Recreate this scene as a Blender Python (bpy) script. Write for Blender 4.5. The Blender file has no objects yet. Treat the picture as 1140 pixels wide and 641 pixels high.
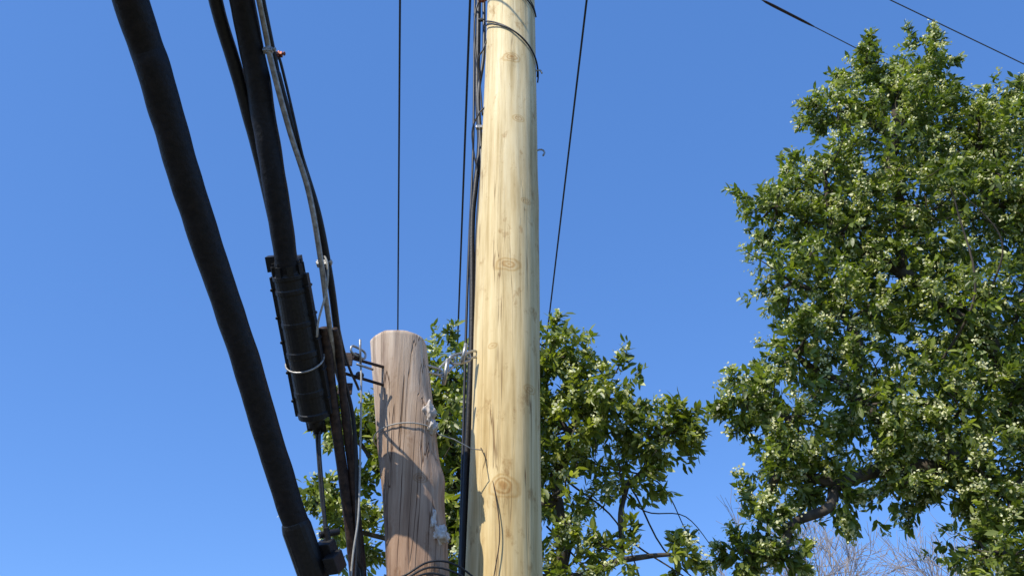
import bpy, math, random
import numpy as np
from mathutils import Vector, noise
random.seed(7); rng=np.random.default_rng(11)
scene=bpy.context.scene
COL=scene.collection

# ---------------------------------------------------------------- helpers
def mat_new(name):
    m=bpy.data.materials.new(name); m.use_nodes=True
    nt=m.node_tree; b=nt.nodes['Principled BSDF']
    return m,nt,b
def N(nt,t,**kw):
    n=nt.nodes.new(t)
    for k,v in kw.items(): setattr(n,k,v)
    return n
def ramp(nt,stops):
    r=nt.nodes.new('ShaderNodeValToRGB'); e=r.color_ramp.elements
    while len(e)<len(stops): e.new(0.5)
    for i,(p,c) in enumerate(stops):
        e[i].position=p; e[i].color=(c[0],c[1],c[2],1)
    return r
def mapped_noise(nt,scale_xyz,scale,detail=6,rough=0.6,coord='Object'):
    tc=N(nt,'ShaderNodeTexCoord'); mp=N(nt,'ShaderNodeMapping')
    mp.inputs['Scale'].default_value=scale_xyz
    nt.links.new(tc.outputs[coord],mp.inputs['Vector'])
    n=N(nt,'ShaderNodeTexNoise'); n.inputs['Scale'].default_value=scale
    n.inputs['Detail'].default_value=detail; n.inputs['Roughness'].default_value=rough
    nt.links.new(mp.outputs['Vector'],n.inputs['Vector'])
    return n
def mix(nt,a,b,fac,mode='MIX'):
    m=N(nt,'ShaderNodeMix',data_type='RGBA',blend_type=mode)
    for sock,v in ((m.inputs[0],fac),(m.inputs[6],a),(m.inputs[7],b)):
        if hasattr(v,'links') or hasattr(v,'is_linked'): nt.links.new(v,sock)
        elif isinstance(v,tuple): sock.default_value=(v[0],v[1],v[2],1)
        else: sock.default_value=v
    return m.outputs[2]
def bump(nt,b,h,strength,dist=0.01):
    bp=N(nt,'ShaderNodeBump'); bp.inputs['Strength'].default_value=strength
    bp.inputs['Distance'].default_value=dist
    nt.links.new(h,bp.inputs['Height']); nt.links.new(bp.outputs['Normal'],b.inputs['Normal'])

def mesh_obj(name,verts,faces,mat=None,parent=None,smooth=True):
    me=bpy.data.meshes.new(name)
    me.from_pydata([tuple(v) for v in verts],[],faces)
    if mat: me.materials.append(mat)
    if smooth: me.polygons.foreach_set('use_smooth',[True]*len(me.polygons))
    me.update()
    o=bpy.data.objects.new(name,me); COL.objects.link(o)
    if parent: o.parent=parent
    return o
def empty(name):
    o=bpy.data.objects.new(name,None); COL.objects.link(o); return o

def catmull(pts,n=8):
    pts=[np.array(p,float) for p in pts]
    if len(pts)<3:
        return [pts[0]+(pts[1]-pts[0])*t for t in np.linspace(0,1,n+1)]
    P=[2*pts[0]-pts[1]]+pts+[2*pts[-1]-pts[-2]]
    out=[]
    for i in range(1,len(P)-2):
        p0,p1,p2,p3=P[i-1],P[i],P[i+1],P[i+2]
        for k in range(n):
            t=k/n
            out.append(0.5*((2*p1)+(-p0+p2)*t+(2*p0-5*p1+4*p2-p3)*t*t+(-p0+3*p1-3*p2+p3)*t**3))
    out.append(pts[-1]); return out
class Geo:
    def __init__(s): s.v=[];s.f=[]
    def tube(s,path,rad,seg=12,cap=True,wob=0.0):
        path=[np.array(p,float) for p in path]; n=len(path)
        if not hasattr(rad,'__len__'): rad=[rad]*n
        if len(rad)!=n: rad=np.interp(np.linspace(0,1,n),np.linspace(0,1,len(rad)),rad)
        t0=path[1]-path[0]; t0/=np.linalg.norm(t0)
        up=np.array([0,0,1.]) if abs(t0[2])<.9 else np.array([1.,0,0])
        u=np.cross(t0,up); u/=np.linalg.norm(u)
        base=len(s.v)
        for i in range(n):
            a=path[max(i-1,0)];b=path[min(i+1,n-1)]
            t=b-a; t/=max(np.linalg.norm(t),1e-9)
            u=u-t*np.dot(u,t); u/=max(np.linalg.norm(u),1e-9); w=np.cross(t,u)
            for k in range(seg):
                an=2*math.pi*k/seg
                d=math.cos(an)*u+math.sin(an)*w
                r=rad[i]*(1+wob*2*noise.noise(Vector(path[i]*9+d*.8))) if wob else rad[i]
                s.v.append(path[i]+r*d)
        for i in range(n-1):
            for k in range(seg):
                k2=(k+1)%seg
                s.f.append((base+i*seg+k,base+i*seg+k2,base+(i+1)*seg+k2,base+(i+1)*seg+k))
        if cap:
            s.f.append(tuple(base+k for k in reversed(range(seg))))
            s.f.append(tuple(base+(n-1)*seg+k for k in range(seg)))
    def box(s,c,ax,ay,az):
        c,ax,ay,az=[np.array(q,float) for q in (c,ax,ay,az)]
        b=len(s.v)
        for i in (-1,1):
            for j in (-1,1):
                for k in (-1,1): s.v.append(c+i*ax+j*ay+k*az)
        for q in ((0,1,3,2),(4,6,7,5),(0,4,5,1),(2,3,7,6),(0,2,6,4),(1,5,7,3)):
            s.f.append(tuple(b+i for i in q))
    def obj(s,name,mat,parent=None,smooth=True): return mesh_obj(name,s.v,s.f,mat,parent,smooth)
def frame(a,b):
    a=np.array(a,float);b=np.array(b,float);t=(b-a)/np.linalg.norm(b-a)
    u=np.cross(t,[0,0,1.]);u/=np.linalg.norm(u);w=np.cross(t,u);return a,b,t,u,w
def bev(o,w=0.004):
    m=o.modifiers.new('bev','BEVEL');m.width=w;m.segments=2;m.limit_method='ANGLE'

# ---------------------------------------------------------------- materials
def wood(name,stops,knots,grain_bump,gscale=30,crack=0.5,cw=.018,tone=None,gz=.035):
    m,nt,b=mat_new(name)
    g=mapped_noise(nt,(1,1,gz),gscale,8,0.65)
    r=ramp(nt,stops); nt.links.new(g.outputs['Fac'],r.inputs['Fac'])
    col=r.outputs['Color']
    big=mapped_noise(nt,(1,1,0.25),3.2,5,0.65)
    rb=ramp(nt,[(0.33,(0.76,0.69,0.59)),(0.5,(1,.98,.95)),(0.68,(1.1,1.1,1.1))]); nt.links.new(big.outputs['Fac'],rb.inputs['Fac'])
    col=mix(nt,col,rb.outputs['Color'],1.0,'MULTIPLY')
    bl=mapped_noise(nt,(1,1,0.55),11,6,0.7); rbl=ramp(nt,[(0.30,(0.62,0.50,0.38)),(0.43,(1,1,1))]); nt.links.new(bl.outputs['Fac'],rbl.inputs['Fac'])
    col=mix(nt,col,rbl.outputs['Color'],1.0,'MULTIPLY')
    cr=mapped_noise(nt,(1,1,0.02),15,3,0.5)
    rc=ramp(nt,[(0.5-cw,(1,1,1)),(0.5,(0.26,0.17,0.11)),(0.5+cw,(1,1,1))]); nt.links.new(cr.outputs['Fac'],rc.inputs['Fac'])
    mask=mapped_noise(nt,(1,1,0.3),5,2,0.5); rm=ramp(nt,[(0.46,(0,0,0)),(0.55,(crack,)*3)]); nt.links.new(mask.outputs['Fac'],rm.inputs['Fac'])
    col=mix(nt,col,mix(nt,col,rc.outputs['Color'],1.0,'MULTIPLY'),rm.outputs['Color'])
    geo=N(nt,'ShaderNodeTexCoord')
    warp=mapped_noise(nt,(1,1,1),9,3,0.5)
    wm=N(nt,'ShaderNodeMath',operation='MULTIPLY'); nt.links.new(warp.outputs['Fac'],wm.inputs[0]); wm.inputs[1].default_value=0.7
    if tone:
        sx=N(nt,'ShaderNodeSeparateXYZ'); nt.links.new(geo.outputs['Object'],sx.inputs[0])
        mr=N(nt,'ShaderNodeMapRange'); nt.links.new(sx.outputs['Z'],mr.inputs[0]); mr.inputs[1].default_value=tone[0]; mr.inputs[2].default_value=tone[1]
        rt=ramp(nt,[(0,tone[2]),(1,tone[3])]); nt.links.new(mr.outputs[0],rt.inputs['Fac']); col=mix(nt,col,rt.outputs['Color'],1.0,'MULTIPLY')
    for (kx,ky,kz,kr) in knots:
        mp=N(nt,'ShaderNodeMapping'); s=1/kr
        mp.inputs['Scale'].default_value=(s,s*.6,s*1.35)
        mp.inputs['Location'].default_value=(-kx*s,-ky*s*.6,-kz*s*1.35)
        nt.links.new(geo.outputs['Object'],mp.inputs['Vector'])
        ln=N(nt,'ShaderNodeVectorMath',operation='LENGTH'); nt.links.new(mp.outputs['Vector'],ln.inputs[0])
        ad=N(nt,'ShaderNodeMath',operation='ADD'); nt.links.new(ln.outputs['Value'],ad.inputs[0]); nt.links.new(wm.outputs[0],ad.inputs[1])
        rk=ramp(nt,[(0.25,(0.55,0.38,0.25)),(0.45,(0.78,0.62,0.46)),(0.55,(1.0,0.97,0.93)),(0.65,(0.70,0.55,0.40)),(0.74,(1,1,1)),(0.85,(0.82,0.72,0.58)),(0.97,(1,1,1))])
        nt.links.new(ad.outputs[0],rk.inputs['Fac'])
        col=mix(nt,col,rk.outputs['Color'],1.0,'MULTIPLY')
    nt.links.new(col,b.inputs['Base Color'])
    b.inputs['Roughness'].default_value=0.75
    b.inputs['Specular IOR Level'].default_value=0.25
    hm=N(nt,'ShaderNodeMath',operation='MULTIPLY_ADD'); nt.links.new(rc.outputs['Color'],hm.inputs[0]); hm.inputs[1].default_value=crack
    nt.links.new(g.outputs['Fac'],hm.inputs[2])
    bump(nt,b,hm.outputs[0],grain_bump,0.012)
    return m
M_new=wood('fresh_pine',[(0.3,(0.50,0.37,0.17)),(0.5,(0.71,0.57,0.31)),(0.7,(0.82,0.70,0.43))],
   [(0.0,-0.19,6.28,.11),(0.05,-.185,5.75,.07),(-.02,-.19,4.62,.13),(-.04,-.18,3.3,.14),(.09,-.16,5.1,.06),(-.1,-.15,4.1,.06),(.1,-.16,3.85,.08),(-.02,-.19,6.9,.06)],0.25,24,0.85,.012,
   tone=(2.8,6.5,(1.0,.94,.84),(1.08,1.09,1.15)),gz=.05)
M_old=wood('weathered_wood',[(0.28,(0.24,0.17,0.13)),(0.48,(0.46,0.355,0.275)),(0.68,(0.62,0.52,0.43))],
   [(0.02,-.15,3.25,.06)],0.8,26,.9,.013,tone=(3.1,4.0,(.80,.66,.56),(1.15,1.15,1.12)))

def cable_mat(name,c1,c2,rough,bs,scale=60,spec=0.5):
    m,nt,b=mat_new(name)
    n=mapped_noise(nt,(1,1,1),scale,5,0.6)
    r=ramp(nt,[(0.35,c1),(0.7,c2)]); nt.links.new(n.outputs['Fac'],r.inputs['Fac'])
    nt.links.new(r.outputs['Color'],b.inputs['Base Color']); b.inputs['Roughness'].default_value=rough
    b.inputs['Specular IOR Level'].default_value=spec
    bump(nt,b,n.outputs['Fac'],bs,0.004)
    return m
M_blk=cable_mat('black_polyethylene',(0.006,0.006,0.007),(0.018,0.016,0.016),0.5,0.4,70,0.4)
M_tape=cable_mat('black_tape',(0.003,0.003,0.005),(0.015,0.012,0.013),0.6,1.0,40,0.35)
M_brn=cable_mat('dusty_brown_cable',(0.018,0.011,0.009),(0.085,0.048,0.032),0.6,0.5,40,0.3)
M_wire=cable_mat('dark_wire',(0.01,0.01,0.011),(0.03,0.03,0.032),0.5,0.1,60)
M_pw=cable_mat('aluminium_conductor',(0.06,0.06,0.062),(0.12,0.12,0.12),0.5,0.1,60)
M_light=cable_mat('pale_jumper_wire',(0.30,0.29,0.25),(0.45,0.43,0.39),0.5,0.1,40)
m,nt,b=mat_new('galvanised_steel'); n=mapped_noise(nt,(1,1,1),90,3); r=ramp(nt,[(0.3,(0.25,0.24,0.22)),(0.7,(0.5,0.49,0.46))])
nt.links.new(n.outputs['Fac'],r.inputs['Fac']); nt.links.new(r.outputs['Color'],b.inputs['Base Color']); b.inputs['Metallic'].default_value=0.7; b.inputs['Roughness'].default_value=0.42
M_galv=m
m,nt,b=mat_new('copper_clamp'); b.inputs['Base Color'].default_value=(0.28,0.09,0.05,1); b.inputs['Metallic'].default_value=.6;b.inputs['Roughness'].default_value=.45
n=mapped_noise(nt,(1,1,1),80,3); bump(nt,b,n.outputs['Fac'],.3,.003)
M_cop=m
m,nt,b=mat_new('steel_strand'); n=mapped_noise(nt,(1,1,1),40,4)
r=ramp(nt,[(0.3,(0.18,0.16,0.14)),(0.7,(0.48,0.46,0.43))]); nt.links.new(n.outputs['Fac'],r.inputs['Fac']); nt.links.new(r.outputs['Color'],b.inputs['Base Color'])
b.inputs['Metallic'].default_value=.3; b.inputs['Roughness'].default_value=.38; M_strand=m
m,nt,b=mat_new('torn_pale_fibre'); n=mapped_noise(nt,(1,1,1),30,5); r=ramp(nt,[(0.35,(0.40,0.32,0.25)),(0.65,(0.70,0.64,0.58))])
nt.links.new(n.outputs['Fac'],r.inputs['Fac']); nt.links.new(r.outputs['Color'],b.inputs['Base Color']); b.inputs['Roughness'].default_value=.9; bump(nt,b,n.outputs['Fac'],.8,.01); M_fib=m
m,nt,b=mat_new('bark'); n=mapped_noise(nt,(1,1,.3),14,6); r=ramp(nt,[(0.3,(0.03,0.024,0.018)),(0.7,(0.12,0.095,0.07))])
nt.links.new(n.outputs['Fac'],r.inputs['Fac']); nt.links.new(r.outputs['Color'],b.inputs['Base Color']); b.inputs['Roughness'].default_value=.9; bump(nt,b,n.outputs['Fac'],.6,.01); M_bark=m
m,nt,b=mat_new('pale_bark'); n=mapped_noise(nt,(1,1,.3),14,6); r=ramp(nt,[(0.3,(0.26,0.23,0.22)),(0.7,(0.46,0.42,0.42))])
nt.links.new(n.outputs['Fac'],r.inputs['Fac']); nt.links.new(r.outputs['Color'],b.inputs['Base Color']); b.inputs['Roughness'].default_value=.9; M_pale=m
def leafmat(name,rough,trans):
    m=bpy.data.materials.new(name); m.use_nodes=True; nt=m.node_tree; b=nt.nodes['Principled BSDF']
    at=N(nt,'ShaderNodeAttribute',attribute_name='leafcol')
    nt.links.new(at.outputs['Color'],b.inputs['Base Color']); b.inputs['Roughness'].default_value=rough; b.inputs['Specular IOR Level'].default_value=.5
    tr=N(nt,'ShaderNodeBsdfTranslucent'); tcol=mix(nt,at.outputs['Color'],(1.7,1.9,0.5),1.0,'MULTIPLY'); nt.links.new(tcol,tr.inputs['Color'])
    ms=N(nt,'ShaderNodeMixShader'); ms.inputs[0].default_value=trans
    nt.links.new(b.outputs[0],ms.inputs[1]); nt.links.new(tr.outputs[0],ms.inputs[2]); nt.links.new(ms.outputs[0],nt.nodes['Material Output'].inputs['Surface'])
    return m
M_leaf=leafmat('glossy_leaf',.4,.32); M_flow=leafmat('blossom_petal',.7,.2)

# ---------------------------------------------------------------- utility poles
def pole_mesh(name,axis,mat,parent,seg=96,step=0.02,bumps=(),amp=.004,seed=0):
    A=np.array(axis); zs=np.arange(A[0,2],A[-1,2]+1e-6,step)
    cf=[np.polyfit(A[:,2],A[:,i],2) for i in (0,3)]
    V=[];F=[]
    for z in zs:
        cx,r=[.5*np.interp(z,A[:,2],A[:,i])+.5*np.polyval(c,z) for i,c in zip((0,3),cf)]
        cy=0
        for k in range(seg):
            an=2*math.pi*k/seg; dx,dy=math.cos(an),math.sin(an)
            rr=r+amp*noise.noise(Vector((dx*1.6+seed,dy*1.6,z*.9)))+amp*.25*noise.noise(Vector((dx*7+seed,dy*7,z*.5)))
            for (bx,by,bz,bs,bh) in bumps:
                d2=((dx*r-bx)**2+(dy*r-by)**2+((z-bz)*.8)**2)/bs**2
                rr+=bh*math.exp(-d2)
            V.append((cx+dx*rr,cy+dy*rr,z))
    n=len(zs)
    for i in range(n-1):
        for k in range(seg):
            k2=(k+1)%seg; F.append((i*seg+k,i*seg+k2,(i+1)*seg+k2,(i+1)*seg+k))
    b0=(n-1)*seg; last=V[b0:b0+seg]; A1=A[-1]
    V+=[(A1[0]+(v[0]-A1[0])*.92,A1[1]+(v[1]-A1[1])*.92,v[2]+.010+.006*noise.noise(Vector((v[0]*15,v[1]*15,seed)))) for v in last]
    for k in range(seg):
        k2=(k+1)%seg; F.append((b0+k,b0+k2,b0+seg+k2,b0+seg+k))
    F.append(tuple(b0+seg+k for k in range(seg)))
    return mesh_obj(name,V,F,mat,parent)
pole=empty('utility_pole'); pole.location=(0,4.6,0)
axis=[(-.065,0,-.3,.205),(-.04,0,2.91,.191),(-.03,0,4.22,.186),(-.015,0,5.76,.178),(-.01,0,7.05,.171),(0,0,10.2,.158)]
o=pole_mesh('pole_shaft',axis,M_new,pole,step=.04,bumps=[(-.03,-.19,4.62,.07,.008),(-.05,-.18,3.3,.08,.010),(0,-.19,6.28,.06,.008),(.17,-.05,5.2,.12,.005),(-.18,-.05,4.9,.14,.005)],amp=.008,seed=3)
g=Geo()
def wrap(g,cx,cy,R,a0,a1,z0,z1,r,n=40,sag=0):
    pts=[]
    for i in range(n+1):
        t=i/n;a=math.radians(a0+(a1-a0)*t)
        pts.append((cx+R*math.cos(a),cy+R*math.sin(a),z0+(z1-z0)*t-sag*math.sin(math.pi*t)))
    g.tube(pts,r,6)
wrap(g,-.01,0,.186,170,368,6.85,6.30,.0055,sag=.03)
wrap(g,-.01,0,.190,170,372,6.77,6.26,.005,sag=-.02)
wrap(g,-.01,0,.184,165,350,7.20,6.83,.0055,sag=.04)
wrap(g,-.01,0,.182,165,350,7.14,6.86,.004,sag=.0)
g.obj('looped_jumper_wires',M_wire,pole)
g=Geo()
g.tube(catmull([(.15,0,5.62),(.19,0,5.63),(.21,-.01,5.6),(.20,-.01,5.57)],4),.006,6)
g.tube(catmull([(.15,-.03,6.30),(.19,-.03,6.31),(.205,-.03,6.28)],4),.006,6)
g.obj('pole_step_hook',M_galv,pole)
g=Geo()
g.tube(catmull([(-.16,-.14,3.52),(-.12,-.165,3.42),(-.09,-.19,3.3),(-.065,-.205,3.14),(-.06,-.21,3.02),(-.08,-.21,2.88),(-.11,-.2,2.7),(-.13,-.19,2.4)],8),.003,6)
g.obj('dangling_wire',M_brn,pole)

stub=empty('utility_pole'); stub.location=(-.45,4.3,0)
axis=[(.16,0,-.3,.155),(.018,0,2.83,.144),(-.022,0,3.2,.148),(-.07,0,3.45,.151),(-.15,0,4.04,.148)]
pole_mesh('stub_shaft',axis,M_old,stub,step=.015,amp=.010,seed=9,bumps=[(.15,-.04,3.28,.06,.022),(-.1,-.1,3.9,.07,.004),(.12,-.08,3.6,.06,.016),(.13,-.07,3.0,.06,.014)])
def lump(name,c,s,mat,parent,seed):
    import bmesh
    bm=bmesh.new(); bmesh.ops.create_icosphere(bm,subdivisions=4,radius=1)
    for v in bm.verts:
        k=1+.55*noise.noise(v.co*1.6+Vector((seed,0,0)))+.3*noise.noise(v.co*5+Vector((seed,0,0)))
        v.co=Vector((v.co.x*s[0]*k+c[0],v.co.y*s[1]*k+c[1],v.co.z*s[2]*k+c[2]))
    me=bpy.data.meshes.new(name);bm.to_mesh(me);bm.free();me.materials.append(mat)
    for p in me.polygons:p.use_smooth=True
    o=bpy.data.objects.new(name,me);COL.objects.link(o);o.parent=parent
lump('torn_fibre_upper',(.03,-.09,3.60),(.035,.04,.06),M_fib,stub,2)
lump('torn_fibre_upper_tail',(.055,-.08,3.53),(.025,.035,.035),M_fib,stub,8)
lump('torn_fibre_lower',(.115,-.08,2.99),(.04,.05,.045),M_fib,stub,5)
lump('torn_fibre_lower_tail',(.085,-.10,3.05),(.016,.03,.05),M_fib,stub,6)
g=Geo(); 
ring=[(-.075+.162*math.cos(a),.162*math.sin(a),3.5+.02*math.cos(a+1)) for a in np.linspace(math.radians(150),math.radians(350),30)]
g.tube(ring+[(.16,.0,3.5),(.25,.03,3.46),(.30,.14,3.50)],.0032,6)
g.obj('tie_wire',M_light,stub)
g=Geo()
for k in range(5):
    z=2.72+.025*k
    g.tube(catmull([(-.14,-.05+.02*k,z+.02),(-.04,-.165,z-.01*k),(.08,-.155,z+.03),(.2,-.1,z-.01+.01*k),(.34,.0,z-.05)],6),.005,6)
g.obj('strap_wires',M_wire,stub)

cp=empty('guy_coupling_chain')
def link(g,a,b,w,r):
    a,b,t,u,q=frame(a,b); pts=[]
    L=np.linalg.norm(b-a)
    for i in range(25):
        an=2*math.pi*i/24
        pts.append((a+b)/2+t*(L/2)*math.copysign(abs(math.cos(an))**.5,math.cos(an))+q*w*math.copysign(abs(math.sin(an))**.7,math.sin(an)))
    g.tube(pts,r,8,cap=False)
g=Geo()
link(g,(-.47,4.24,3.87),(-.37,4.36,3.9),.018,.007)
link(g,(-.385,4.35,3.88),(-.31,4.42,4.01),.024,.007)
link(g,(-.33,4.40,3.99),(-.23,4.48,4.06),.026,.008)
link(g,(-.25,4.46,4.05),(-.19,4.52,4.10),.018,.007)
g.tube([(-.36,4.38,3.84),(-.34,4.36,3.98)],.012,8); g.tube([(-.27,4.44,4.0),(-.25,4.43,4.11)],.011,8)
g.obj('shackles',M_galv,cp)

# ---------------------------------------------------------------- heavy cables
def cable(name,part,pts,rad,mat,seg=20,n=10,wob=0):
    e=empty(name); g=Geo(); p=catmull(pts,n); g.tube(p,rad,seg,wob=wob); g.obj(part,mat,e); return e
c1=[(-1.75,-30,8.2),(-1.6,-10,6.3),(-1.5,-3,5.5),(-1.43,.5,4.9),(-1.37,2.2,4.35),(-1.335,2.5,4.21),(-1.28,2.85,3.98),(-1.21,3.15,3.76),(-1.12,3.45,3.5),(-1.035,3.75,3.22),(-.94,4.0,2.95),(-.87,4.15,2.77),(-.78,4.25,2.3),(-.68,4.2,1.5),(-.6,4.15,-.1)]
e=cable('telephone_cable','sheath',c1,[.059,.059,.060,.062,.062,.062,.061,.059,.058,.056,.056,.056,.056],M_tape,28,22,wob=.03)
g=Geo(); a,b_,t,u,w=frame((-.955,3.97,2.98),(-.86,4.17,2.74))
g.tube([a,a+t*.02,a+t*.04,b_],[.058,.064,.066,.064],20,wob=.08)
g.box((-.82,4.1,2.88),t*.05,u*.04,w*.03); g.box((-.78,4.08,2.83),t*.04,u*.03,w*.04); g.tube([(-.86,4.08,2.95),(-.78,4.12,2.98)],.016,10); g.tube([(-.83,4.06,2.98),(-.80,4.1,2.86)],.014,8)
o=g.obj('end_clamp',M_blk,e,False); bev(o,.008)

e=cable('telephone_cable','sheath',[(-1.6,-30,8.6),(-1.45,-10,6.9),(-1.35,-2,6.0),(-1.27,1.5,5.2),(-1.24,2.6,4.78),(-1.195,2.9,4.62),(-1.12,3.2,4.36),(-1.04,3.5,4.03),(-1.02,3.54,3.94)],.029,M_blk,16,12,wob=.04)
e=cable('telephone_cable','sheath',[(-1.5,-30,8.6),(-1.35,-10,6.9),(-1.25,-2,6.0),(-1.17,1.5,5.2),(-1.13,2.6,4.78),(-1.1,2.95,4.56),(-1.05,3.2,4.26),(-1.01,3.5,3.97),(-1.005,3.54,3.93)],[.053]*8+[.050,.045],M_tape,20,20,wob=.05)
cl=empty('cable_splice_closure')
a,b_,t,u,w=frame((-1.015,3.5,3.99),(-.925,4.02,3.48))
L=np.linalg.norm(b_-a)
prof=[(0,.04),(.0,.07),(.03,.078),(.035,.086),(.06,.086),(.065,.08),(.12,.08),(.125,.084),(.15,.084),(.155,.08),(.33,.082),(.335,.085),(.36,.085),(.365,.082),(.52,.083),(.525,.087),(.56,.087),(.565,.083),(.78,.083),(.785,.086),(.82,.086),(.825,.083),(.93,.082),(.935,.088),(.97,.088),(.98,.07),(1,.05)]
g=Geo(); g.tube([a+t*L*(s+i*1e-4) for i,(s,_) in enumerate(prof)],[r*.88 for _,r in prof],28)
g.box(a+t*L*.5+u*.076,t*L*.46,u*.013,w*.018); g.box(a+t*L*.5-u*.076,t*L*.46,u*.013,w*.018)
for s in (.12,.3,.46,.66,.85):
    for q in (-1,1): g.tube([a+t*L*s+u*q*.085-w*.028,a+t*L*s+u*q*.085+w*.028],.008,6)
o=g.obj('closure_body',M_blk,cl,True); 
for p in o.data.polygons: p.use_smooth=False
bev(o,.003)
g=Geo()
for i in range(8):
    an=i*math.pi/4+.3; d=u*math.cos(an)+w*math.sin(an)
    g.box(a+t*.01+d*.060,t*.03,d*.014,np.cross(t,d)*.014)
    g.tube([a-t*.035+d*.060,a+t*.01+d*.060],.008,6)
g.tube([a-t*.05,a-t*.03,a+t*.01],[.05,.06,.064],14)
g.box(a-t*.03-u*.065,t*.035,u*.025,w*.02); g.box(a-t*.01-w*.068+u*.02,t*.03,u*.02,w*.03); g.box(a-t*.06-w*.045-u*.04,t*.02,u*.02,w*.02)
g.obj('end_plate_lugs',M_blk,cl,False)
g=Geo(); c=a+t*L*.6
g.tube([c+.081*(u*math.cos(q)*1.12+w*math.sin(q))+t*.03*math.sin(q) for q in np.linspace(0,2*math.pi,33)],.0045,8)
g.obj('steel_band',M_strand,cl)
g=Geo(); g.tube([b_-t*.01,b_+t*.03,b_+t*.035,b_+t*.07],[.04,.04,.025,.022],12); g.tube([b_+u*.03,b_+u*.03+t*.06],.014,8); g.tube([b_-u*.035,b_-u*.035+t*.05],.016,8)
g.obj('cable_glands',M_blk,cl)
g=Geo()
g.tube(catmull([(-.925,4.03,3.48),(-.915,4.07,3.38),(-.88,4.12,3.15),(-.85,4.15,2.99),(-.84,4.2,2.8)],8),.008,8)
g.tube(catmull([(-.905,4.04,3.48),(-.9,4.06,3.36),(-.865,4.12,3.12),(-.84,4.15,2.95),(-.82,4.2,2.7)],8),.006,8)
g.obj('tail_wires',M_wire,cl)

e=cable('suspension_strand','strand',[(-1.35,-30,8.8),(-1.25,-10,7.0),(-1.14,0,5.7),(-1.055,2.55,4.78),(-1.03,2.8,4.62),(-.975,3.05,4.43),(-.905,3.25,4.24),(-.865,3.45,4.03),(-.85,3.65,3.87),(-.835,3.9,3.71),(-.8,4.1,3.6)],.0125,M_strand,14,12)
g=Geo(); g.tube(catmull([(-1.34,-30,8.75),(-1.25,-10,6.95),(-1.13,0,5.68),(-1.045,2.66,4.75),(-1.01,2.91,4.58),(-.945,3.16,4.38),(-.88,3.37,4.2),(-.84,3.58,4.0),(-.825,3.77,3.85),(-.81,3.97,3.68),(-.78,4.2,3.4),(-.72,4.3,3.0),(-.69,4.33,2.4)],12),.017,12)
g.obj('black_lashed_cable',M_blk,e)
def clamp(parent,c,s,mat,name):
    g=Geo(); g.box(c,(s,0,0),(0,s*.6,0),(0,0,s*.5)); g.tube([np.array(c)+(-s*1.2,0,s*.2),np.array(c)+(s*1.7,0,s*.3)],s*.28,8)
    g.tube([np.array(c)+(s*1.2,0,s*.28),np.array(c)+(s*1.6,0,s*.3)],s*.55,6); g.tube([np.array(c)+(0,-s*.2,-s*.8),np.array(c)+(0,0,s*1.1)],s*.3,8)
    o=g.obj(name,mat,parent,False); bev(o,s*.1)
clamp(e,(-1.035,2.79,4.63),.02,M_galv,'strand_clamp')
clamp(e,(-.865,3.52,4.03),.026,M_galv,'strand_clamp_lower')
g=Geo(); g.tube(catmull([(-.86,3.5,4.07),(-.835,3.5,4.0),(-.84,3.55,3.9),(-.87,3.6,3.78),(-.88,3.65,3.72)],6),.005,8); g.obj('bond_strap',M_light,e)
e=cable('lashing_wire','wire',[(-1.2,-30,9.2),(-1.15,-10,7.4),(-1.1,0,6.0),(-1.07,2.65,4.84),(-1.01,2.9,4.67),(-.93,3.15,4.37),(-.86,3.5,4.08),(-.805,3.9,3.79),(-.76,4.15,3.7)],.0065,M_wire,8,12)
clamp(e,(-1.02,2.88,4.70),.018,M_cop,'split_bolt')
b1=cable('riser_cable','sheath',[(-.875,3.74,3.82),(-.865,3.82,3.74),(-.84,4.0,3.52),(-.79,4.18,3.22),(-.73,4.35,2.84),(-.68,4.42,2.4),(-.62,4.45,1.4),(-.58,4.45,-.1)],.025,M_brn,14,10,wob=.05)
cable('riser_cable','sheath',[(-.83,3.75,3.82),(-.815,3.85,3.74),(-.79,4.03,3.5),(-.745,4.2,3.2),(-.69,4.33,2.84),(-.64,4.4,2.4),(-.58,4.45,1.4),(-.54,4.46,-.1)],.018,M_brn,14,10,wob=.05)
cable('riser_cable','sheath',[(-.86,3.8,3.8),(-.8,3.95,3.66),(-.755,4.05,3.5),(-.725,4.12,3.25),(-.7,4.2,2.9),(-.66,4.25,2.5),(-.62,4.25,-.1)],.010,M_blk,10,10)
cable('drop_wire','wire',[(-.76,4.1,3.85),(-.74,4.05,3.76),(-.725,4.05,3.6),(-.715,4.1,3.35),(-.70,4.12,3.05),(-.71,4.14,2.7),(-.66,4.2,1.5),(-.64,4.25,-.05)],.005,M_light,8,10)
br=empty('suspension_bracket')
g=Geo()
g.box((-.82,4.02,3.80),(.04,.0,0),(0,.006,0),(0,0,.035)); g.box((-.81,4.06,3.66),(.035,0,0),(0,.006,0),(0,0,.03))
g.tube([(-.86,4.0,3.82),(-.62,4.2,3.84)],.008,10); g.tube([(-.86,4.02,3.74),(-.62,4.2,3.74)],.008,10)
for c in ((-.77,4.05,3.83),(-.75,4.08,3.74),(-.84,4.0,3.81),(-.83,4.02,3.74)): 
    c=np.array(c); g.tube([c-(.012,.01,0),c+(.012,.01,0)],.020,6)
o=g.obj('clamp_plates',M_brn,br,False); bev(o,.002)
g=Geo()
link(g,(-.79,4.0,3.85),(-.73,4.08,3.85),.022,.006); g.tube([(-.75,4.0,3.90),(-.745,4.06,3.78)],.006,8); g.tube([(-.76,4.03,3.78),(-.69,4.1,3.785)],.006,8)
g.obj('bright_bolts',M_galv,br)

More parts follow.
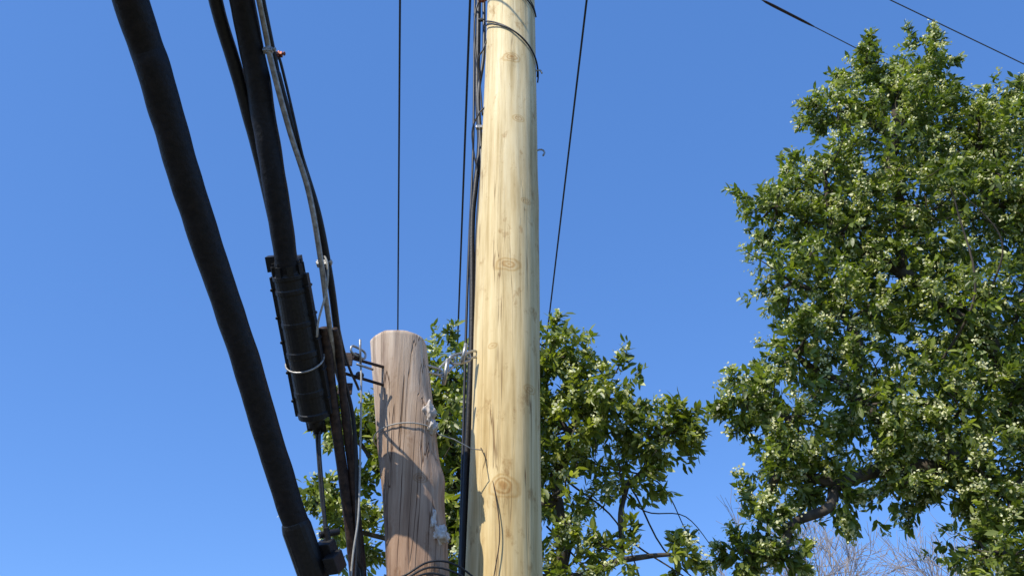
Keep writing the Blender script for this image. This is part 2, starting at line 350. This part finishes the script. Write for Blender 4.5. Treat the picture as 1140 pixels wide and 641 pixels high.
# ---------------------------------------------------------------- wires overhead
def wire(name,p,q,t0,t1,r,mat,n=40):
    p=np.array(p,float);q=np.array(q,float);e=empty(name);g=Geo()
    g.tube([p+(q-p)*t for t in np.linspace(t0,t1,n)],r,6); g.obj('conductor',mat,e); return e
wire('overhead_wire',(-.93,5.2,7.86),(-1.5,10.6,7.63),-7,7,.0095,M_wire)
wire('overhead_wire',(-.345,5.2,7.86),(-.71,10.6,7.55),-7,7,.011,M_wire)
wire('overhead_wire',(.63,5.2,7.86),(.47,10.0,7.56),-7,7,.0095,M_wire)
e=wire('power_line',(3.45,9,12.26),(5.15,10,12.33),-12,14,.009,M_pw)
p=np.array((3.45,9,12.26));d=np.array((1.7,1.0,.07))
g=Geo(); g.tube([p+d*s for s in (.1,.13,.2,.5,.57,.62)],[.01,.018,.022,.020,.016,.01],10); g.obj('line_splice',M_brn,e)
wire('power_line',(5.28,9,12.26),(7.89,10.17,12.04),-8,8,.010,M_pw)
e=cable('drop_cable','sheath',[(-.27,4.72,8.6),(-.25,4.72,7.27),(-.24,4.72,6.26),(-.215,4.70,5.77),(-.235,4.70,5.4),(-.25,4.72,5.1),(-.235,4.72,4.27),(-.25,4.74,3.0),(-.24,4.76,0)],.018,M_blk,12,10)
g=Geo()
g.tube(catmull([(-.215,4.7,8.6),(-.21,4.68,7.27),(-.20,4.68,6.6),(-.23,4.68,6.2),(-.21,4.68,5.8),(-.195,4.66,5.5),(-.215,4.7,5.1),(-.215,4.72,4.27),(-.22,4.74,0)],10),.013,10)
g.tube(catmull([(-.29,4.76,8.6),(-.28,4.76,7.2),(-.265,4.75,6.2),(-.26,4.74,5.6),(-.27,4.74,4.2),(-.25,4.76,0)],10),.008,8)
g.tube(catmull([(-.20,4.6,7.1),(-.25,4.6,7.0),(-.27,4.62,6.8),(-.25,4.65,6.5),(-.22,4.65,6.3)],8),.007,8)
g.tube(catmull([(-.18,4.55,5.95),(-.22,4.56,5.9),(-.26,4.6,5.8),(-.25,4.65,5.65),(-.22,4.68,5.5)],8),.006,8)
g.tube(catmull([(-.17,4.55,6.6),(-.20,4.56,6.5),(-.24,4.6,6.42),(-.22,4.65,6.25),(-.2,4.68,6.0)],8),.006,8)
g.obj('loops',M_wire,e)
clamp(e,(-.215,4.6,5.82),.022,M_galv,'cable_clip'); clamp(e,(-.22,4.58,7.02),.022,M_cop,'cable_clip_upper'); clamp(e,(-.225,4.62,6.86),.018,M_wire,'cable_clip_mid')

# ---------------------------------------------------------------- foliage
def unit(a): return a/np.maximum(np.linalg.norm(a,axis=-1,keepdims=True),1e-9)
def build_leaves(name,parent,base,dirs,length,width,cols,mat=None):
    n=len(base)
    up=unit(rng.normal(size=(n,3))*.62+np.array([-.3,-.35,.8]))
    side=unit(np.cross(dirs,up)); nor=np.cross(side,dirs)
    L=length[:,None];W=width[:,None]
    curl=rng.uniform(-.05,.25,(n,1))*L; fold=rng.uniform(.05,.3,(n,1))*W
    P=lambda s,q,z: base+dirs*L*s+side*W*q+nor*z
    vs=[P(0,0,0),P(.3,-.85,fold-.1*curl),P(.3,0,-.1*curl),P(.3,.85,fold-.1*curl),P(.68,-.8,fold-.5*curl),P(.68,0,-.5*curl),P(.68,.8,fold-.5*curl),P(1,0,-1.0*curl)]
    V=np.stack(vs,1).reshape(-1,3)
    tri=[(0,2,1),(0,3,2),(4,5,7),(5,6,7)]; quad=[(1,2,5,4),(2,3,6,5)]
    off=(np.arange(n)*8)[:,None]
    lp=[np.array(f)[None]+off for f in tri+quad]
    loops=np.concatenate(lp,1).reshape(-1)
    tot=np.tile([3,3,3,3,4,4],n); st=np.concatenate([[0],np.cumsum(tot)[:-1]])
    me=bpy.data.meshes.new(name); me.vertices.add(len(V)); me.vertices.foreach_set('co',V.reshape(-1))
    me.loops.add(len(loops)); me.loops.foreach_set('vertex_index',loops.astype(np.int32))
    me.polygons.add(len(tot)); me.polygons.foreach_set('loop_start',st.astype(np.int32)); me.polygons.foreach_set('loop_total',tot.astype(np.int32))
    me.polygons.foreach_set('use_smooth',[True]*len(tot))
    me.update(calc_edges=True)
    ca=me.color_attributes.new('leafcol','FLOAT_COLOR','POINT')
    c=np.ones((n,8,4)); c[:,:,:3]=cols[:,None,:]; ca.data.foreach_set('color',c.reshape(-1))
    me.materials.append(mat or M_leaf)
    o=bpy.data.objects.new(name,me);COL.objects.link(o);o.parent=parent;return o

def tree(name,base,split,blobs,dens,leaf=(.06,.12),ydepth=1.4,flower=.12,bark=M_bark,extra=(),trunk_r=.13,twig_p=.5,seed=0,warm=0.):
    e=empty(name)
    nodes=[np.array(base,float),np.array(split,float)]; par=[-1,0]; path=[0,1]
    B=sorted(blobs,key=lambda b:np.linalg.norm(np.array(b[:3])-nodes[1]))
    for b in B:
        p=np.array(b[:3],float); costs=[np.linalg.norm(p-nodes[i])+.25*path[i]+(9 if i==0 else 0) for i in range(len(nodes))]
        j=int(np.argmin(costs)); par.append(j); path.append(path[j]+np.linalg.norm(p-nodes[j])); nodes.append(p)
    cnt=[1]*len(nodes)
    for i in range(len(nodes)-1,0,-1): cnt[par[i]]+=cnt[i]
    g=Geo()
    R=lambda c: trunk_r*(c/len(nodes))**.45
    for i in range(1,len(nodes)):
        p,q=nodes[par[i]],nodes[i]; d=np.linalg.norm(q-p)
        pts=[p]+[p+(q-p)*s+rng.normal(size=3)*d*.06 for s in (.33,.66)]+[q]
        g.tube(catmull(pts,6),np.linspace(R(cnt[par[i]])*(.9 if i>1 else 1.25),R(cnt[i]),19),10)
    cs=[];ds=[]
    for bi,b in enumerate(B):
        c=np.array(b[:3],float); r=b[3]; k=b[4] if len(b)>4 else 1.
        n=int(dens*k*r*r*ydepth)
        dr=unit(rng.normal(size=(n,3)))
        rr=np.array([1+.6*noise.noise(Vector(d)*1.8+Vector((bi*3.1+seed,0,0)))+.45*noise.noise(Vector(d)*4.5+Vector((bi,seed,0))) for d in dr])
        f=rng.uniform(.25,1.05,n)**.55
        sc=np.array([1,ydepth,1])
        pos=c+dr*(rr*f*r)[:,None]*sc
        ds.append(unit(dr+np.array([0,0,.15])+rng.normal(size=(n,3))*.35)); cs.append(pos)
        m=int(n*twig_p*.25); sel=rng.choice(n,max(m,1),replace=False)
        hubs=[c+dr[s]*r*.45*sc for s in sel[:6]]
        for h in hubs: g.tube(catmull([c,(c+h)/2+rng.normal(size=3)*r*.08,h],4),[R(1)*.9,R(1)*.5],6,cap=False)
        for s in sel:
            h=min(hubs,key=lambda h:np.linalg.norm(h-pos[s]))
            g.tube(catmull([h,(h+pos[s])/2+rng.normal(size=3)*r*.06,pos[s]],3),[.009,.0035],5,cap=False)
        for q in range(int(7*k)+2):
            d=unit(rng.normal(size=3)*np.array([1,.7,1])+np.array([0,0,.25]))
            st_=c+d*r*.7*sc; ln=r*rng.uniform(.45,.8)
            d2=unit(d+np.array([0,0,.25])+rng.normal(size=3)*.25)
            pp=[st_+d2*ln*s+np.array([0,0,-.04*s*s]) for s in (0,.33,.66,1)]
            g.tube(pp,[.007,.003],5,cap=False)
            for s in (.35,.55,.75,.9,1.0):
                cs.append((st_+d2*ln*s+rng.normal(size=3)*.015)[None]); ds.append(unit(d2+rng.normal(size=3)*.4)[None])
    for ex in extra:
        g.tube(catmull(ex[0],6),[ex[1],ex[2]],6)
    g.obj('trunk_and_limbs',bark,e)
    cs=np.concatenate(cs);ds=np.concatenate(ds)
    K=11; n=len(cs)
    c=np.repeat(cs,K,0);t=np.repeat(ds,K,0)
    s=rng.uniform(-.13,.03,(n*K,1)); base_=c+t*s+rng.normal(size=c.shape)*.012
    perp=unit(np.cross(t,rng.normal(size=t.shape)))
    sp=rng.uniform(.4,1.5,(n*K,1)); d=unit(t*.7+perp*sp+np.array([0,0,-.25]))
    ln=rng.uniform(leaf[0],leaf[1],n*K); wd=ln*rng.uniform(.17,.24,n*K)
    clus=np.repeat(rng.uniform(0,1,n),K); lv=rng.uniform(0,1,n*K)
    a=np.array([.050,.076,.018]);m_=np.array([.135,.178,.036]);h=np.array([.33,.37,.08])
    x=np.clip(.55*clus+.45*lv,0,1)[:,None]
    col=np.where(x<.5,a+(m_-a)*(x/.5),m_+(h-m_)*(np.maximum(x-.5,0)/.5)**1.2)
    col=col*(1+warm*np.array([1.,.6,0]))*rng.uniform(.8,1.2,(n*K,1))
    build_leaves('foliage',e,base_,d,ln,wd,col)
    nf=int(n*flower)
    if nf:
        sel=rng.choice(n,nf,replace=False);K2=20
        c=np.repeat(cs[sel]+ds[sel]*.05,K2,0)+rng.normal(size=(nf*K2,3))*.025
        d=unit(rng.normal(size=c.shape)); ln=rng.uniform(.018,.036,nf*K2)
        col=np.array([.74,.72,.42])*rng.uniform(.65,1.1,(nf*K2,1))
        build_leaves('blossom',e,c,d,ln,ln*.45,col,M_flow)
    return e

right=[(4.26,8,9.78,.30),(4.5,8,9.3,.4),(4.98,8.1,9.9,.36),(5.35,8.4,9.0,.5),(3.80,8,9.13,.34),(4.37,8,8.72,.55),(5.32,8,8.60,.55),(5.95,8.3,9.2,.42),(2.84,8,7.75,.36),(3.45,8,8.1,.42),(3.45,8.1,7.4,.55),(4.23,8,7.75,.6),(5.11,8,7.8,.6),(5.9,8.2,7.8,.6),
 (2.85,8,6.75,.40),(3.37,8,6.3,.5),(2.75,8,5.95,.34),(2.22,8,5.42,.30,.9),(4.41,8,6.4,.65),(4.0,8,6.9,.5),(5.3,8.2,6.6,.65),(2.6,8,5.25,.42),(3.3,8,5.4,.48),(4.1,8.1,5.4,.58),(4.9,8.2,5.6,.58),(5.5,8.3,5.6,.6),(2.2,8,4.35,.24,.7),(2.45,8,4.75,.3,.8),(1.98,8,4.0,.17,.8),(2.35,8,3.95,.16,.7),
 (4.4,7.9,4.5,.5),(4.15,7.8,3.95,.4),(3.95,7.8,3.4,.33),(4.9,7.9,4.6,.5),(4.9,7.9,3.7,.5),(4.3,7.8,3.3,.4),(2.9,8,4.6,.32,.9),(3.5,8.0,4.75,.40,1),(3.95,7.9,4.7,.4)]
tree('broadleaf_tree',(5.2,9.8,-.1),(5.15,9.6,3.2),right,390,seed=1,flower=.48,warm=.08,
  extra=[([(4.05,7.9,5.7),(4.3,7.3,6.2),(4.26,7.1,7.0),(4.2,7.0,7.2)],.014,.005),([(4.5,7.6,6.2),(4.65,7.2,6.7),(4.3,7.0,7.15)],.012,.004)])
mid=[(-.57,7.6,5.50,.36),(-.95,7.6,5.15,.28),(-.55,7.5,5.0,.4),(-1.0,7.7,4.6,.34),(-1.6,7.5,5.1,.13,.6),(-1.45,7.5,4.9,.16,.6),(-1.65,7.5,4.3,.15,.6),(-1.35,7.5,4.05,.27,.8),(-.5,7.8,4.5,.5),(-.5,7.8,4.0,.5),
  (.40,7.6,5.70,.32),(.2,7.7,5.4,.4),(.85,7.5,5.22,.33),(.5,7.7,5.0,.42),(1.28,7.5,4.85,.28),(1.5,7.5,4.95,.13,.8),(.4,7.8,4.4,.42,.6),(1.0,7.7,4.5,.28,.5),(1.4,7.7,3.9,.2,.35),(.9,7.7,3.85,.28,.3),(.4,7.8,3.7,.36,.4),(-.1,7.9,4.6,.45)]
tree('broadleaf_tree',(.15,8.3,-.1),(.15,8.1,3.0),mid,370,seed=5,flower=.28,trunk_r=.06,warm=.3,
  extra=[([(.3,8.0,3.1),(.6,7.9,4.3),(1.0,7.9,4.6),(1.3,7.9,4.0),(1.75,8,3.6)],.014,.005),([(.2,8.0,3.6),(.8,7.9,4.1),(1.2,7.8,3.9),(1.9,7.8,3.4)],.013,.005),([(.3,8,5.0),(.8,7.9,4.75),(1.3,7.9,4.6),(1.5,7.8,4.1)],.012,.004),
   ([(.5,7.9,4.6),(.9,7.8,4.2),(1.1,7.8,3.6),(1.2,7.8,3.2)],.01,.004),([(.3,7.9,4.2),(.7,7.8,3.75),(1.1,7.8,3.6),(1.6,7.8,3.7)],.01,.004),([(.9,7.9,4.6),(1.15,7.8,4.3),(1.5,7.8,4.25),(1.75,7.8,3.9)],.008,.003)])

bt=empty('bare_tree'); g=Geo()
def grow(p,d,L,r,k):
    pts=[p]
    for i in range(3):
        d=unit(d+rng.normal(size=3)*.09+np.array([0,0,.03])); pts.append(pts[-1]+d*L/3)
    g.tube(pts,[r,r*.65],5 if k>2 else 4,cap=False)
    if k==0: return
    for j in range(4 if k>2 else 3):
        q=pts[1+int(rng.integers(0,3))] if j else pts[-1]
        grow(q,unit(d+rng.normal(size=3)*.36),L*rng.uniform(.62,.85),max(r*.58,.004),k-1)
grow(np.array([5.0,13,-.1]),np.array([0,0,1.]),1.95,.11,7)
g.obj('branches',M_pale,bt)

# ---------------------------------------------------------------- ground
def sheet(name,x0,x1,y0,y1,z,mat,z0=None):
    if z0 is None:
        return mesh_obj(name,[(x0,y0,z),(x1,y0,z),(x1,y1,z),(x0,y1,z)],[(0,1,2,3)],mat,None,False)
    g=Geo(); g.box(((x0+x1)/2,(y0+y1)/2,(z+z0)/2),((x1-x0)/2,0,0),(0,(y1-y0)/2,0),(0,0,(z-z0)/2)); return g.obj(name,mat,None,False)
def gmat(name,c1,c2,scale):
    m,nt,b=mat_new(name); n=mapped_noise(nt,(1,1,1),scale,8,.7); r=ramp(nt,[(0.35,c1),(0.65,c2)])
    nt.links.new(n.outputs['Fac'],r.inputs['Fac']);nt.links.new(r.outputs['Color'],b.inputs['Base Color']);b.inputs['Roughness'].default_value=.9;bump(nt,b,n.outputs['Fac'],.5,.02);return m
sheet('ground',-400,400,-400,400,0,gmat('grass_and_soil',(.07,.07,.03),(.17,.15,.09),3))
sheet('road',-9.5,-2.2,-400,400,.004,gmat('asphalt',(.04,.04,.042),(.065,.064,.062),40))
sheet('road_marking',-5.92,-5.8,-400,400,.008,gmat('yellow_paint',(.5,.36,.05),(.6,.44,.07),20))
sheet('kerb',-2.2,-2.05,-400,400,.13,gmat('concrete',(.28,.27,.25),(.38,.37,.35),12),-.1)

# ---------------------------------------------------------------- camera, light
cam=bpy.data.cameras.new('camera'); co=bpy.data.objects.new('camera',cam); COL.objects.link(co)
co.location=(0,0,1.7); co.rotation_euler=(math.radians(122),0,0)
cam.sensor_width=36; cam.lens=32.47; cam.clip_end=2000; scene.camera=co
el=math.radians(47); az=math.radians(224)
w=bpy.data.worlds.new('World'); scene.world=w; w.use_nodes=True; nt=w.node_tree
sky=nt.nodes.new('ShaderNodeTexSky'); sky.sky_type='NISHITA'; sky.sun_disc=False; sky.sun_elevation=el; sky.sun_rotation=az
sky.air_density=1.0; sky.dust_density=.3; sky.ozone_density=3.0; sky.altitude=300
tint=N(nt,'ShaderNodeMix',data_type='RGBA',blend_type='MULTIPLY'); tint.inputs[0].default_value=1; tint.inputs[7].default_value=(1.2,1.45,1.85,1)
nt.links.new(sky.outputs[0],tint.inputs[6])
deep=N(nt,'ShaderNodeMix',data_type='RGBA',blend_type='MIX'); deep.inputs[0].default_value=.52; deep.inputs[7].default_value=(.48,1.6,4.5,1)
nt.links.new(tint.outputs[2],deep.inputs[6])
bg=nt.nodes['Background']; bg.inputs['Strength'].default_value=.15; nt.links.new(deep.outputs[2],bg.inputs['Color'])
sd=bpy.data.lights.new('sun','SUN'); sd.energy=5; sd.angle=math.radians(.5); sd.color=(1,.95,.84)
so=bpy.data.objects.new('sun',sd); COL.objects.link(so)
tos=Vector((math.sin(az)*math.cos(el),math.cos(az)*math.cos(el),math.sin(el)))
so.rotation_euler=tos.to_track_quat('Z','Y').to_euler(); so.location=(-5,-5,15)
scene.view_settings.view_transform='Standard'; scene.view_settings.look='None'; scene.view_settings.exposure=0
